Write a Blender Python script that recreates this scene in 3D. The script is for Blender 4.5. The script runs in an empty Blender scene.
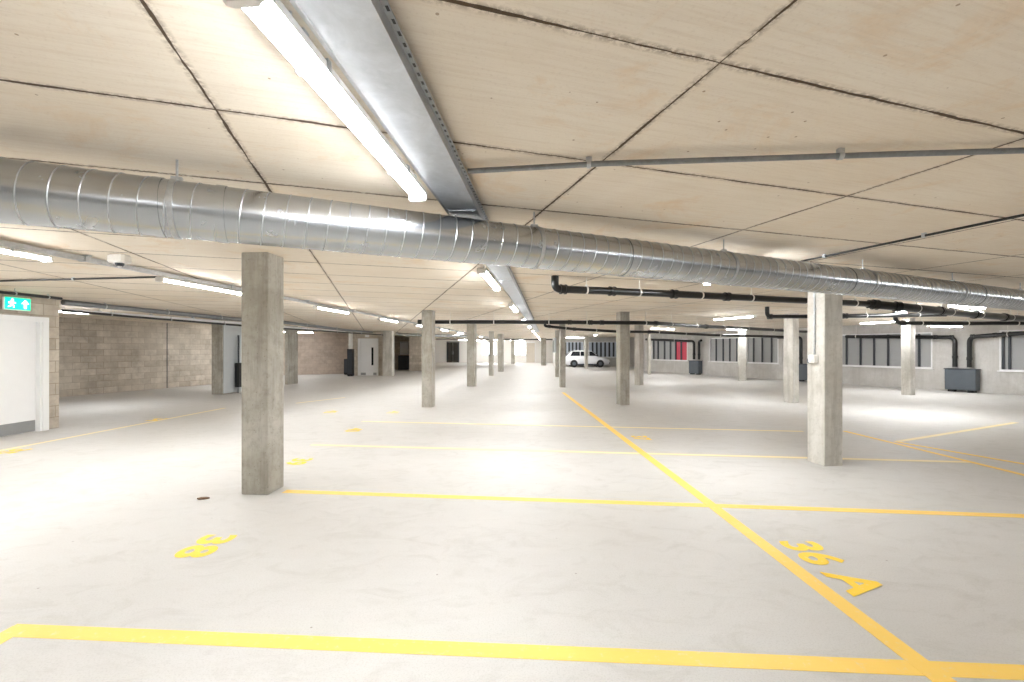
import bpy, math, random
from mathutils import Vector, Matrix
random.seed(7)
C = bpy.context.scene.collection
F, PX, HY, HC, ZC = 443.0, 512.0, 349.0, 1.52, 2.53      # focal length (px), principal x, horizon y, eye height, ceiling height
R = math.radians

# ------------------------------------------------------------------ helpers
def at(px, py, Y):                      # a point of the place seen at pixel (px,py), Y metres away
    return Vector(((px-PX)/F*Y, Y, HC+(HY-py)/F*Y))
def fl(px, py):                         # a point of the floor
    Y = HC*F/(py-HY)
    return Vector(((px-PX)/F*Y, Y, 0))
def cl(px, py, z):                      # a point at height z above the floor
    Y = (z-HC)*F/(HY-py)
    return Vector(((px-PX)/F*Y, Y, z))
def dirv(a):                            # horizontal direction, a degrees clockwise from +Y
    return Vector((math.sin(R(a)), math.cos(R(a)), 0))

class MB:
    def __init__(s): s.v=[]; s.f=[]; s.uv={}
    def quad(s, pts, uv=None):
        i=len(s.v); s.v += [Vector(p) for p in pts]; s.f.append(tuple(range(i,i+len(pts))))
        if uv: s.uv[len(s.f)-1]=uv
    def box(s, c, d, ex=Vector((1,0,0)), ey=None, ez=Vector((0,0,1)), bev=0.0):
        ex=Vector(ex).normalized(); ez=Vector(ez).normalized()
        ey=ez.cross(ex) if ey is None else Vector(ey)
        c=Vector(c); hx,hy,hz=d[0]/2,d[1]/2,d[2]/2
        if bev<=0:
            i=len(s.v)
            for z in (-1,1):
                for x,y in ((-1,-1),(1,-1),(1,1),(-1,1)):
                    s.v.append(c+ex*hx*x+ey*hy*y+ez*hz*z)
            for q in ((3,2,1,0),(4,5,6,7),(0,1,5,4),(1,2,6,5),(2,3,7,6),(3,0,4,7)):
                s.f.append(tuple(i+k for k in q))
        else:                            # vertical edges and the rims chamfered
            b=bev
            def ring(z,inset):
                X,Y=hx-inset,hy-inset
                pts=[(-X+b,-Y),(X-b,-Y),(X,-Y+b),(X,Y-b),(X-b,Y),(-X+b,Y),(-X,Y-b),(-X,-Y+b)]
                i=len(s.v); s.v += [c+ex*p+ey*q+ez*z for p,q in pts]; return i
            r=[ring(-hz,b*.6),ring(-hz+b,0),ring(hz-b,0),ring(hz,b*.6)]
            for a,bb in zip(r,r[1:]):
                for k in range(8): s.f.append((a+k,a+(k+1)%8,bb+(k+1)%8,bb+k))
            s.f.append(tuple(r[0]+k for k in range(7,-1,-1))); s.f.append(tuple(r[3]+k for k in range(8)))
    def tube(s, pts, r, n=14, caps=True, closed=False):
        pts=[Vector(p) for p in pts]; N=len(pts)
        T=[]
        for k in range(N):
            a=pts[(k-1)%N] if (closed or k>0) else pts[k]; b=pts[(k+1)%N] if (closed or k<N-1) else pts[k]
            T.append((b-a).normalized())
        up=Vector((0,0,1)) if abs(T[0].z)<.9 else Vector((1,0,0))
        u=T[0].cross(up).normalized(); rings=[]
        for k in range(N):
            u=(u-T[k]*u.dot(T[k])).normalized(); w=T[k].cross(u)
            rr=r[k] if isinstance(r,(list,tuple)) else r
            i=len(s.v); rings.append(i)
            for j in range(n):
                a=2*math.pi*j/n; s.v.append(pts[k]+u*rr*math.cos(a)+w*rr*math.sin(a))
        for k in range(N if closed else N-1):
            a,b=rings[k],rings[(k+1)%N]
            for j in range(n): s.f.append((a+j,a+(j+1)%n,b+(j+1)%n,b+j))
        if caps and not closed:
            s.f.append(tuple(rings[0]+j for j in range(n-1,-1,-1))); s.f.append(tuple(rings[-1]+j for j in range(n)))
    def ring(s, c, axis, r, w, t, n=28): # flat band round an axis, w wide, t thick
        c=Vector(c); axis=Vector(axis).normalized()
        up=Vector((0,0,1)) if abs(axis.z)<.9 else Vector((1,0,0))
        u=axis.cross(up).normalized(); v=axis.cross(u); i=len(s.v)
        for j in range(n):
            a=2*math.pi*j/n; d=u*math.cos(a)+v*math.sin(a)
            for rr,q in ((r,-w/2),(r+t,-w/2),(r+t,w/2),(r,w/2)): s.v.append(c+d*rr+axis*q)
        for j in range(n):
            a=i+4*j; b=i+4*((j+1)%n)
            for k in range(4): s.f.append((a+k,a+(k+1)%4,b+(k+1)%4,b+k))
    def prism(s, poly, o, ex, ey, depth): # 2-D outline in (ex,ey), extruded along ex x ey
        o=Vector(o); ex=Vector(ex); ey=Vector(ey); n=ex.cross(ey).normalized()*depth
        i=len(s.v); k=len(poly)
        s.v += [o+ex*p+ey*q for p,q in poly]+[o+ex*p+ey*q+n for p,q in poly]
        s.f.append(tuple(i+j for j in range(k-1,-1,-1))); s.f.append(tuple(i+k+j for j in range(k)))
        for j in range(k): s.f.append((i+j,i+(j+1)%k,i+k+(j+1)%k,i+k+j))
    def build(s, name, mat, parent=None, smooth=False):
        off=Vector(parent['_o']) if parent is not None and '_o' in parent else Vector((0,0,0))
        me=bpy.data.meshes.new(name); me.from_pydata([tuple(p-off) for p in s.v],[],s.f)
        if s.uv:
            L=me.uv_layers.new(name='UVMap')
            for pi,uv in s.uv.items():
                for li,q in zip(me.polygons[pi].loop_indices,uv): L.data[li].uv=q
        me.materials.append(mat)
        if smooth:
            for p in me.polygons: p.use_smooth=True
            try: me.set_sharp_from_angle(angle=R(40))
            except Exception: pass
        me.update()
        o=bpy.data.objects.new(name,me); C.objects.link(o)
        if parent is not None: o.parent=parent
        return o

def tag(o,label,cat,group=None,kind=None):
    o['label']=label; o['category']=cat
    if group: o['group']=group
    if kind: o['kind']=kind
    return o
def thing(name,loc,label,cat,group=None,kind=None):
    o=bpy.data.objects.new(name,None); o.empty_display_size=.1; C.objects.link(o)
    o.location=loc; o['_o']=[float(q) for q in loc]
    return tag(o,label,cat,group,kind)
def sub(o,parent):                       # offset bookkeeping so that sub-parts of a part sit right
    o['_o']=list(parent['_o']) ; return o
def copy_tree(o,parent=None):
    c=o.copy(); C.objects.link(c); c.parent=parent
    for ch in list(o.children): copy_tree(ch,c)
    return c

# ------------------------------------------------------------------ materials
def mat(name,col=(.5,.5,.5),rough=.6,metal=0.0,spec=.5):
    m=bpy.data.materials.new(name); m.use_nodes=True
    b=m.node_tree.nodes['Principled BSDF']
    b.inputs['Base Color'].default_value=(*col,1); b.inputs['Roughness'].default_value=rough
    b.inputs['Metallic'].default_value=metal; b.inputs['Specular IOR Level'].default_value=spec
    return m
class NT:
    def __init__(s,m): s.t=m.node_tree; s.b=s.t.nodes['Principled BSDF']
    def n(s,ty,**k):
        x=s.t.nodes.new(ty)
        for a,v in k.items(): setattr(x,a,v)
        return x
    def l(s,a,b): s.t.links.new(a,b)
    def set(s,sock,v):
        if hasattr(v,'is_linked') or hasattr(v,'links'): s.l(v,sock)
        else: sock.default_value=v
    def math(s,op,a,b=0.0,c=0.0,clamp=False):
        x=s.n('ShaderNodeMath',operation=op); x.use_clamp=clamp
        s.set(x.inputs[0],a); s.set(x.inputs[1],b); s.set(x.inputs[2],c); return x.outputs[0]
    def mix(s,f,a,b,blend='MIX'):
        x=s.n('ShaderNodeMix',data_type='RGBA',blend_type=blend)
        s.set(x.inputs[0],f)
        for k,q in ((6,a),(7,b)):
            s.set(x.inputs[k],(*q,1) if isinstance(q,tuple) and len(q)==3 else q)
        return x.outputs[2]
    def noise(s,vec,scale,detail=4,rough=.55,dist=0.0):
        x=s.n('ShaderNodeTexNoise'); s.l(vec,x.inputs['Vector']); x.inputs['Scale'].default_value=scale
        x.inputs['Detail'].default_value=detail; x.inputs['Roughness'].default_value=rough; x.inputs['Distortion'].default_value=dist
        return x.outputs[0]
    def ramp(s,f,a,b):                  # 0 at a, 1 at b
        x=s.n('ShaderNodeMapRange'); s.l(f,x.inputs[0]); x.inputs[1].default_value=a; x.inputs[2].default_value=b
        return x.outputs[0]
    def obj(s): return s.n('ShaderNodeTexCoord').outputs['Object']
    def pos(s): return s.n('ShaderNodeNewGeometry').outputs['Position']
    def mapping(s,v,scale=(1,1,1),rot=(0,0,0),loc=(0,0,0)):
        x=s.n('ShaderNodeMapping'); s.l(v,x.inputs[0]); x.inputs['Scale'].default_value=scale
        x.inputs['Rotation'].default_value=rot; x.inputs['Location'].default_value=loc; return x.outputs[0]
    def col(s,c): s.l(c,s.b.inputs['Base Color'])
    def bump(s,h,strength=.3,dist=.01):
        x=s.n('ShaderNodeBump'); x.inputs['Strength'].default_value=strength; x.inputs['Distance'].default_value=dist
        s.l(h,x.inputs['Height']); s.l(x.outputs[0],s.b.inputs['Normal'])

def m_floor():
    m=mat('power_floated_concrete',rough=.5,spec=.35); k=NT(m); p=k.obj()
    n1=k.ramp(k.noise(p,.55,6,.6,.4),.3,.7); n2=k.ramp(k.noise(k.mapping(p,(1.4,5,1),(0,0,R(20))),1.6,6,.65),.35,.7); n3=k.noise(p,60,3,.6)
    c=k.mix(n1,(.515,.503,.48),(.59,.578,.56))
    c=k.mix(k.math('MULTIPLY',n2,.35),c,(.50,.48,.45))
    c=k.mix(k.math('MULTIPLY',k.ramp(k.noise(p,22,5,.7),.60,.75),.18),c,(.42,.40,.36))
    c=k.mix(k.math('MULTIPLY',k.ramp(n3,.45,.7),.16),c,(.50,.48,.45))
    v=k.n('ShaderNodeTexVoronoi'); k.l(p,v.inputs['Vector']); v.inputs['Scale'].default_value=3.1
    sp=k.math('MULTIPLY',k.math('LESS_THAN',v.outputs['Distance'],.022),.75)
    c=k.mix(sp,c,(.22,.19,.16)); c=k.mix(k.math('MULTIPLY',k.ramp(k.noise(k.mapping(p,(1,1.6,1),(0,0,R(-30))),2.6,8,.72,1.2),.5,.72),.5),c,(.40,.38,.345)); g=k.noise(p,110,2,.6); c=k.mix(k.math('MULTIPLY',k.ramp(g,.50,.66),.30),c,(.36,.34,.31)); k.col(c)
    k.l(k.math('ADD',k.math('MULTIPLY',n1,.14),.50),k.b.inputs['Roughness'])
    k.bump(n3,.08,.004); return m
def m_ceiling():
    m=mat('formed_concrete_soffit',rough=.8,spec=.25); k=NT(m); p=k.obj()
    q=k.mapping(p,(1,1,1),(0,0,R(-17)))          # x across the boards, y along: rotated into the joint grid
    w=k.n('ShaderNodeTexNoise'); k.l(p,w.inputs['Vector']); w.inputs['Scale'].default_value=5; w.inputs['Detail'].default_value=3
    wo=k.n('ShaderNodeVectorMath',operation='MULTIPLY_ADD'); k.l(w.outputs['Color'],wo.inputs[0]); wo.inputs[1].default_value=(.016,.016,0); k.l(q,wo.inputs[2])
    sx=k.n('ShaderNodeSeparateXYZ'); k.l(wo.outputs[0],sx.inputs[0])
    def lines(v,o,per):
        t=k.math('DIVIDE',k.math('SUBTRACT',v,o),per)
        fr=k.math('SUBTRACT',t,k.math('FLOOR',t)); d=k.math('MULTIPLY',k.math('MINIMUM',fr,k.math('SUBTRACT',1.0,fr)),per)
        return d,k.math('FLOOR',t)
    dv,iv=lines(sx.outputs[0],JV,1.81); du,iu=lines(sx.outputs[1],JU,.87)
    th=k.noise(p,2.3,4,.7); wd=k.math('MULTIPLY',k.ramp(th,.36,.70),.0085)
    wd=k.math('ADD',wd,.0025)
    jn=k.math('MAXIMUM',k.math('LESS_THAN',dv,wd),k.math('LESS_THAN',du,wd))
    soft=k.math('MAXIMUM',k.ramp(dv,.03,.0),k.ramp(du,.03,.0))
    cid=k.n('ShaderNodeCombineXYZ'); k.l(iv,cid.inputs[0]); k.l(iu,cid.inputs[1])
    wn=k.n('ShaderNodeTexWhiteNoise'); k.l(cid.outputs[0],wn.inputs['Vector'])
    a=k.ramp(k.noise(p,.8,6,.6,.3),.3,.7)
    c=k.mix(a,(.75,.665,.55),(.845,.785,.69))
    c=k.mix(k.math('MULTIPLY',wn.outputs['Value'],.35),c,(.74,.64,.51))
    st=k.ramp(k.noise(p,1.7,6,.7,.6),.55,.74); c=k.mix(k.math('MULTIPLY',st,.62),c,(.70,.47,.25))
    gr=k.noise(k.mapping(q,(3,60,1)),1.0,5,.7); c=k.mix(k.math('MULTIPLY',k.ramp(gr,.45,.7),.42),c,(.64,.53,.41))
    v=k.n('ShaderNodeTexVoronoi'); k.l(p,v.inputs['Vector']); v.inputs['Scale'].default_value=8
    c=k.mix(k.math('MULTIPLY',k.math('LESS_THAN',v.outputs['Distance'],.05),.7),c,(.30,.20,.12))
    c=k.mix(k.math('MULTIPLY',k.ramp(k.noise(p,70,3,.7),.55,.75),.22),c,(.42,.33,.24))
    c=k.mix(k.math('MULTIPLY',k.math('MULTIPLY',soft,k.ramp(k.noise(p,38,5,.75),.42,.55)),.8),c,(.20,.14,.085))
    c=k.mix(k.math('MULTIPLY',jn,.95),c,(.065,.04,.022)); k.col(c)
    k.bump(k.math('ADD',k.math('MULTIPLY',k.math('SUBTRACT',1.0,jn),1.0),k.math('MULTIPLY',k.noise(p,35,4,.6),.12)),.5,.008)
    return m
def m_concrete(name,a,b,dark):
    m=mat(name,rough=.72,spec=.3); k=NT(m); p=k.pos()
    c=k.mix(k.ramp(k.noise(p,1.6,6,.6,.5),.36,.64),a,b)
    c=k.mix(k.math('MULTIPLY',k.ramp(k.noise(p,14,6,.75),.48,.72),.4),c,dark)
    c=k.mix(k.math('MULTIPLY',k.ramp(k.noise(k.mapping(p,(9,9,.9)),1.0,6,.7),.48,.72),.55),c,dark)
    v=k.n('ShaderNodeTexVoronoi'); k.l(p,v.inputs['Vector']); v.inputs['Scale'].default_value=22
    c=k.mix(k.math('MULTIPLY',k.math('LESS_THAN',v.outputs['Distance'],.10),.5),c,tuple(q*.5 for q in dark))
    k.col(c); k.bump(k.noise(p,45,4,.6),.2,.004); return m
def m_block(name,a,b,mortar,bw=.44,bh=.215):
    m=mat(name,rough=.85,spec=.2); k=NT(m); uv=k.n('ShaderNodeTexCoord').outputs['UV']
    t=k.n('ShaderNodeTexBrick'); k.l(uv,t.inputs['Vector']); t.inputs['Scale'].default_value=1
    t.inputs['Brick Width'].default_value=bw; t.inputs['Row Height'].default_value=bh; t.inputs['Mortar Size'].default_value=.008
    t.inputs['Mortar Smooth'].default_value=.2; t.inputs['Bias'].default_value=0
    t.inputs['Color1'].default_value=(*a,1); t.inputs['Color2'].default_value=(*b,1); t.inputs['Mortar'].default_value=(*mortar,1)
    p=k.pos(); n=k.ramp(k.noise(p,3.0,7,.7),.35,.7)
    c=k.mix(k.math('MULTIPLY',n,.75),t.outputs['Color'],tuple(q*.62 for q in a))
    c=k.mix(k.math('MULTIPLY',k.ramp(k.noise(p,.7,4,.6),.4,.7),.35),c,tuple(min(1,q*1.25) for q in b))
    k.col(c); k.bump(k.math('SUBTRACT',k.math('MULTIPLY',k.noise(p,50,4,.6),.3),t.outputs['Fac']),.4,.006); return m
def m_galv(name,col,rough,sc=7,pt=1.0):
    m=mat(name,col,rough,1.0); k=NT(m); p=k.pos()
    v=k.n('ShaderNodeTexVoronoi'); k.l(p,v.inputs['Vector']); v.inputs['Scale'].default_value=sc*6
    n=k.ramp(k.noise(p,sc,6,.7,.8),.35,.7)
    c=k.mix(n,tuple(q*(1-.28*pt) for q in col),col); s=k.n('ShaderNodeSeparateColor'); k.l(v.outputs['Color'],s.inputs[0])
    c=k.mix(k.math('MULTIPLY',s.outputs[0],.18*pt),c,tuple(q*.6 for q in col)); k.col(c)
    k.l(k.math('ADD',k.math('MULTIPLY',k.math('ADD',n,s.outputs[1]),.10*pt),rough-.05),k.b.inputs['Roughness']); return m
def m_paint(name,col,wear=(.70,.66,.58)):
    m=mat(name,col,.55); k=NT(m); p=k.pos()
    c=k.mix(k.math('MULTIPLY',k.ramp(k.noise(p,1.3,4,.6),.35,.7),.5),col,tuple(min(1,q*1.12+.03) for q in col))
    c=k.mix(k.math('MULTIPLY',k.ramp(k.noise(p,26,5,.7),.56,.74),.45),c,wear); k.col(c); return m
def m_plain(name,col,rough=.5,metal=0,var=.12,sc=6):
    m=mat(name,col,rough,metal); k=NT(m); n=k.noise(k.pos(),sc,4,.6)
    k.col(k.mix(n,tuple(q*(1-var) for q in col),tuple(min(1,q*(1+var)) for q in col))); return m
def m_emit(name,col,st):
    m=mat(name,col,.4); b=m.node_tree.nodes['Principled BSDF']
    b.inputs['Emission Color'].default_value=(*col,1); b.inputs['Emission Strength'].default_value=st; return m

def m_slots():
    m=m_galv('slotted_steel',(.42,.43,.44),.42,12); k=NT(m); b=k.b; src=b.inputs['Base Color'].links[0].from_socket
    q=k.mapping(k.pos(),(1,1,1),(0,0,R(4.65))); sx=k.n('ShaderNodeSeparateXYZ'); k.l(q,sx.inputs[0])
    t=k.math('FRACT',k.math('DIVIDE',sx.outputs[1],.05)); a=k.math('LESS_THAN',t,.42)
    u=k.math('LESS_THAN',k.math('ABSOLUTE',k.math('SUBTRACT',sx.outputs[0],-.5635*math.cos(R(4.65))+.197/2+.0145)),.0045)
    k.col(k.mix(k.math('MULTIPLY',a,u),src,(.01,.01,.01))); k.l(k.math('SUBTRACT',1.0,k.math('MULTIPLY',a,u)),b.inputs['Metallic']); return m
# joint grid of the soffit: one crossing is known at the pixel (720,65)
J0=cl(720,65,ZC); ca,sa=math.cos(R(17)),math.sin(R(17))
JV=J0.x*ca+J0.y*sa; JU=-J0.x*sa+J0.y*ca
M=dict(
 floor=m_floor(), ceil=m_ceiling(),
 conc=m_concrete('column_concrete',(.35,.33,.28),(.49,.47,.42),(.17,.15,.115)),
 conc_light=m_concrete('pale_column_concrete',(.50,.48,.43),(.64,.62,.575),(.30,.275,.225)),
 wallconc=m_concrete('cast_wall_concrete',(.50,.48,.45),(.60,.585,.56),(.42,.40,.37)),
 block=m_block('grey_blockwork',(.47,.41,.335),(.66,.60,.515),(.36,.305,.24)),
 brick=m_block('brown_blockwork',(.48,.40,.335),(.57,.485,.41),(.40,.335,.28)),
 white_wall=m_plain('white_painted_wall',(.80,.78,.75),.7,0,.05),
 galv=m_galv('galvanised_sheet',(.50,.525,.55),.30,4,.15), tray=m_galv('galvanised_tray',(.55,.58,.62),.34,6,.8),
 slotted=m_slots(), dimsteel=m_galv('weathered_conduit',(.30,.31,.32),.38,14),
 steel=m_galv('zinc_plated_steel',(.62,.64,.66),.35,12),
 black=m_plain('black_plastic_pipe',(.008,.008,.008),.3), grey_box=m_plain('dark_grey_coated_steel',(.085,.10,.115),.5),
 yellow=m_paint('yellow_line_paint',(.86,.575,.115)), yellow2=m_paint('bright_yellow_paint',(.90,.60,.03)),
 white=m_plain('white_enamel',(.82,.82,.82),.35,0,.03), whiteplastic=m_plain('white_plastic',(.78,.76,.72),.4,0,.04),
 dark=m_plain('dark_frame_metal',(.03,.035,.045),.45), pane=m_plain('frosted_grey_pane',(.36,.365,.365),.28,0,.10,1.2),
 pane_blue=m_plain('pale_blue_pane',(.52,.58,.66),.28,0,.08,1.2), pane_red=m_plain('red_pane',(.62,.045,.09),.35,0,.12,2),
 kick=m_plain('brushed_kick_plate',(.36,.37,.37),.4,.8), rubber=m_plain('black_rubber',(.015,.015,.016),.7),
 carpaint=m_plain('white_car_paint',(.75,.76,.78),.2,0,.02), carglass=mat('dark_car_glass',(.012,.015,.02),.06),
 yellow3=m_paint('washed_out_yellow_paint',(.80,.66,.36)),  # line paint made paler: the overexposed wash is put into its colour
 green=m_emit('green_sign_face',(.0,.42,.20),.9), signwhite=m_emit('white_sign_symbol',(.9,.95,.9),1.6),
 red=m_plain('red_lens',(.5,.02,.02),.2), lamp=m_emit('lit_diffuser',(.96,.98,1.0),35.0),
 door_dark=m_plain('dark_glazed_door',(.045,.042,.038),.15), greypanel=m_plain('light_grey_painted_board',(.50,.53,.55),.5,0,.05),
 debris=m_plain('dry_brown_leaf',(.13,.07,.03),.8),
)
gl=mat('clear_glass',(.95,.97,1),.02); gb=gl.node_tree.nodes['Principled BSDF']; gb.inputs['Transmission Weight'].default_value=1.0; gb.inputs['IOR'].default_value=1.02
M['glass']=gl

# ------------------------------------------------------------------ walls
def wall(name,p0,p1,mt,label,opens=(),t=.22,h=ZC,kind='structure',cat='wall'):
    """inner face runs p0 -> p1 with the room on its right; opens = (s0,s1,z0,z1)"""
    p0=Vector((p0[0],p0[1],0)); p1=Vector((p1[0],p1[1],0)); L=(p1-p0).length; d=(p1-p0)/L; nout=Vector((-d.y,d.x,0))
    m=MB()
    def cell(s0,s1,z0,z1):
        P=lambda s,z,o: p0+d*s+Vector((0,0,z))+nout*o
        def face(a,uv): m.quad(a,uv)
        face([P(s1,z0,0),P(s0,z0,0),P(s0,z1,0),P(s1,z1,0)],[(s1,z0),(s0,z0),(s0,z1),(s1,z1)])
        face([P(s0,z0,t),P(s1,z0,t),P(s1,z1,t),P(s0,z1,t)],[(s0,z0),(s1,z0),(s1,z1),(s0,z1)])
        face([P(s0,z0,0),P(s0,z0,t),P(s0,z1,t),P(s0,z1,0)],[(0,z0),(t,z0),(t,z1),(0,z1)])
        face([P(s1,z0,t),P(s1,z0,0),P(s1,z1,0),P(s1,z1,t)],[(0,z0),(t,z0),(t,z1),(0,z1)])
        face([P(s0,z1,0),P(s0,z1,t),P(s1,z1,t),P(s1,z1,0)],[(s0,0),(s0,t),(s1,t),(s1,0)])
        face([P(s0,z0,t),P(s0,z0,0),P(s1,z0,0),P(s1,z0,t)],[(s0,t),(s0,0),(s1,0),(s1,t)])
    ss=sorted({0.0,L}|{q for o in opens for q in o[:2]})
    for a,b in zip(ss,ss[1:]):
        zs=[(0,h)]
        for o in opens:
            if o[0]<=a+1e-6 and o[1]>=b-1e-6:
                zs=[(0,o[2]),(o[3],h)]
        for z0,z1 in zs:
            if z1-z0>1e-4: cell(a,b,z0,z1)
    o=m.build(name,mt); tag(o,label,cat,None,kind); return o

# right wall: square to the round duct
DA=65.3; DD=dirv(DA); WD=dirv(DA-90); WN=21.2          # duct direction, wall direction, wall distance along DD
def rw(px,n=WN):                                        # point of the right wall's plane seen at column px
    r=(px-PX)/F; Y=n/(DD.x*r+DD.y); return Vector((r*Y,Y,0))
RE=rw(645); RS=DD*WN+WD*(-16.0)
def rs(px): return (rw(px)-RE).dot(-WD)                 # distance along the right wall from its far end
win=[('window_1',999.5,1075),('window_2',814,932.5),('window_3',746.5,778.5),('window_4',709.5,738.5),('window_5',651.5,687.5)]
SZ,TZ=.79,2.15
wall('wall_right',RE,RS,M['wallconc'],'long pale concrete wall with grey windows behind the right-hand columns',[(rs(a),rs(b),SZ,TZ) for _,a,b in win])
def window(name,P,d,nout,w,z0,z1,n,label,pane='pane',mull=None,frames='white',special={},mw=.035):
    """P = lower start corner on the wall's inner face"""
    root=thing(name,P+Vector((0,0,z0)),label,'window',None,'structure')
    up=Vector((0,0,1)); h=z1-z0
    fr=MB(); e=.045
    for s in (e/2,w-e/2): fr.box(P+d*s+nout*.05+up*(z0+h/2),(e,.12,h),d)
    fr.box(P+d*w/2+nout*.05+up*(z0+e/2),(w-2*e,.12,e),d); fr.box(P+d*w/2+nout*.05+up*(z1-e/2),(w-2*e,.12,e),d)
    fr.build('window_frame',M[frames],root)
    sl=MB(); sl.box(P+d*w/2-nout*.02+up*(z0-.015),(w+.08,.10,.03),d); sl.build('window_sill',M[frames],root)
    mull=mull if mull is not None else [w*(k+1)/n for k in range(n-1)]
    for s in mull:
        q=MB(); q.box(P+d*s+nout*.06+up*(z0+h/2),(mw,.08,h-2*e),d); q.build('mullion',M['dark'],root)
    ed=[e]+list(mull)+[w-e]
    for i,(a,b) in enumerate(zip(ed,ed[1:])):
        q=MB(); q.box(P+d*(a+b)/2+nout*.075+up*(z0+h/2),(b-a-.002,.012,h-2*e),d)
        o=q.build('pane',M[special.get(i,pane)],root)
        if i in special: o['label']='red pane'
    return root
wl={'window_1':'grey window at the right edge of the picture, right of the dark grey drain box',
    'window_2':'long grey window with dark mullions behind the nearest right column',
    'window_3':'short grey window right of the white column on the far right wall',
    'window_4':'grey window with dark mullions left of the white column on the far right wall',
    'window_5':'window with two red panes beside the far drain box'}
for nm,a,b in win:
    P=rw(b); w=(rw(a)-rw(b)).length
    if nm=='window_1': P=rw(b); mu=[w-(rw(1009)-rw(a)).length, w-.10]; mu=sorted(mu[:1]+[w-(rw(1002.5)-rw(a)).length])
    elif nm=='window_2': mu=sorted(w-(rw(q)-rw(a)).length for q in (832,846,860,873.5,887.5,903,918.5))
    elif nm=='window_3': mu=sorted(w-(rw(q)-rw(a)).length for q in (753,761.6,771))
    elif nm=='window_4': mu=sorted(w-(rw(q)-rw(a)).length for q in (715.6,722.6,729.2,736.3))
    else: mu=sorted(w-(rw(q)-rw(a)).length for q in (653.2,657.6,664,669.9,675.2,680.7))
    # the wall runs from its far end towards us: start at the near end (b) and go along WD
    window(nm,P,WD,DD,w,SZ,TZ,0,wl[nm],mull=mu,special={0:'pane_red',1:'pane_red'} if nm=='window_5' else {},mw=.06 if nm!='window_5' else .10)
wall('wall_right_return',(10.75,38.9),(RE.x,RE.y),M['wallconc'],'short concrete wall return between the far columns')
# wall behind the parked car
FY=38.7
def fx(px): return (px-PX)/F*FY
cw=[('window_6',588.5,622),('window_7',562,583.5)]
wall('wall_far_right',(3.6,FY),(10.75,FY),M['wallconc'],'concrete wall with barred windows behind the white car',[(fx(a)-3.6,fx(b)-3.6,.80,2.15) for _,a,b in cw])
window('window_6',Vector((fx(588.5),FY,0)),Vector((1,0,0)),Vector((0,1,0)),fx(622)-fx(588.5),.80,2.15,8,'pale window with dark bars right of the white column beside the car','pane_blue',mw=.15)
window('window_7',Vector((fx(562),FY,0)),Vector((1,0,0)),Vector((0,1,0)),fx(583.5)-fx(562),.80,2.15,6,'pale barred window above the roof of the white car','pane_blue',mw=.13)
wall('wall_far_return',(6.6,50),(3.6,FY),M['white_wall'],'white side wall beyond the parked car')
# far end wall with daylight windows and a dark door
BY=50.0
def bx(px): return (px-PX)/F*BY
bw=[('window_8',482,496.5),('window_9',513.5,526.5)]
wall('wall_back',(-9.7,BY),(6.6,BY),M['white_wall'],'white end wall of the car park with bright windows',[(bx(a)+9.7,bx(b)+9.7,.85,2.3) for _,a,b in bw])
for nm,a,b in bw:
    window(nm,Vector((bx(a),BY,0)),Vector((1,0,0)),Vector((0,1,0)),bx(b)-bx(a),.85,2.3,2,
      'bright daylight window in the white end wall, left of the slim column' if nm=='window_8' else 'bright daylight window beside the beige door in the end wall','glass',mw=.06)
d=thing('door_3',(bx(530.5),BY,0),'beige door in the white end wall','door',None,'structure')
q=MB(); q.box((bx(530.5),BY-.03,1.1),(.95,.05,2.2)); lf=q.build('door_leaf',m_plain('beige_door_paint',(.62,.56,.48),.5,0,.05),d)
q=MB(); q.box((bx(530.5)-.52,BY-.03,1.13),(.09,.08,2.26)); q.box((bx(530.5)+.52,BY-.03,1.13),(.09,.08,2.26)); q.box((bx(530.5),BY-.03,2.25),(1.13,.08,.09)); q.build('door_frame',M['white'],d)
d=thing('door_2',(bx(453),BY,0),'dark glazed double door at the far end','door',None,'structure')
for s in (-1,1):
    q=MB(); q.box((bx(453)+s*.30,BY-.04,1.12),(.58,.06,2.24)); lf=sub(q.build('door_leaf',M['door_dark'],d),d)
    q=MB(); q.tube([(bx(453)+s*.07,BY-.10,.9),(bx(453)+s*.07,BY-.10,1.25)],.014,8); q.box((bx(453)+s*.07,BY-.08,.92),(.02,.05,.02)); q.box((bx(453)+s*.07,BY-.08,1.23),(.02,.05,.02)); q.build('handle',M['steel'],lf)
q=MB(); q.box((bx(453)-.65,BY-.04,1.15),(.1,.1,2.3)); q.box((bx(453)+.65,BY-.04,1.15),(.1,.1,2.3)); q.box((bx(453),BY-.04,2.3),(1.4,.1,.08)); q.build('door_frame',M['dark'],d)
wall('wall_far_left_side',(-5.64,30.68),(-9.7,BY),M['block'],'blockwork side wall running to the far end')
wall('wall_far_left',(-7.1,30.6),(-5.6,30.6),M['block'],'blockwork wall left of the slim column in the middle distance')
wall('wall_recess_side',(-7.08,33.2),(-7.08,30.64),M['block'],'side of the dark recess')
wall('wall_recess',(-9.1,33.2),(-7.1,33.2),M['block'],'back wall of the dark recess behind the black cabinet')
wall('wall_recess_left',(-9.1,25.6),(-9.1,33.2),M['block'],'left side wall of the dark recess')
d2x0,d2x1=-8.72,-7.70
wall('wall_lobby',(-9.1,25.3),(-7.2,25.3),M['block'],'blockwork wall round the distant white door',[(d2x0+9.1-.07,d2x1+9.1+.07,0,2.12)],t=.3)
q=MB(); q.box((-6.95,24.95,ZC/2),(.50,.55,ZC)); tag(q.build('wall_pier',M['conc_light']),'pale square pier right of the distant white door','pier',None,'structure')
wall('wall_lobby_side',(-9.12,28.3),(-9.12,25.34),M['block'],'side wall by the distant white door')
wall('wall_left_brick',(-14.0,25.27),(-9.1,28.17),M['brick'],'brown blockwork wall beyond the two wide piers')
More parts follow.
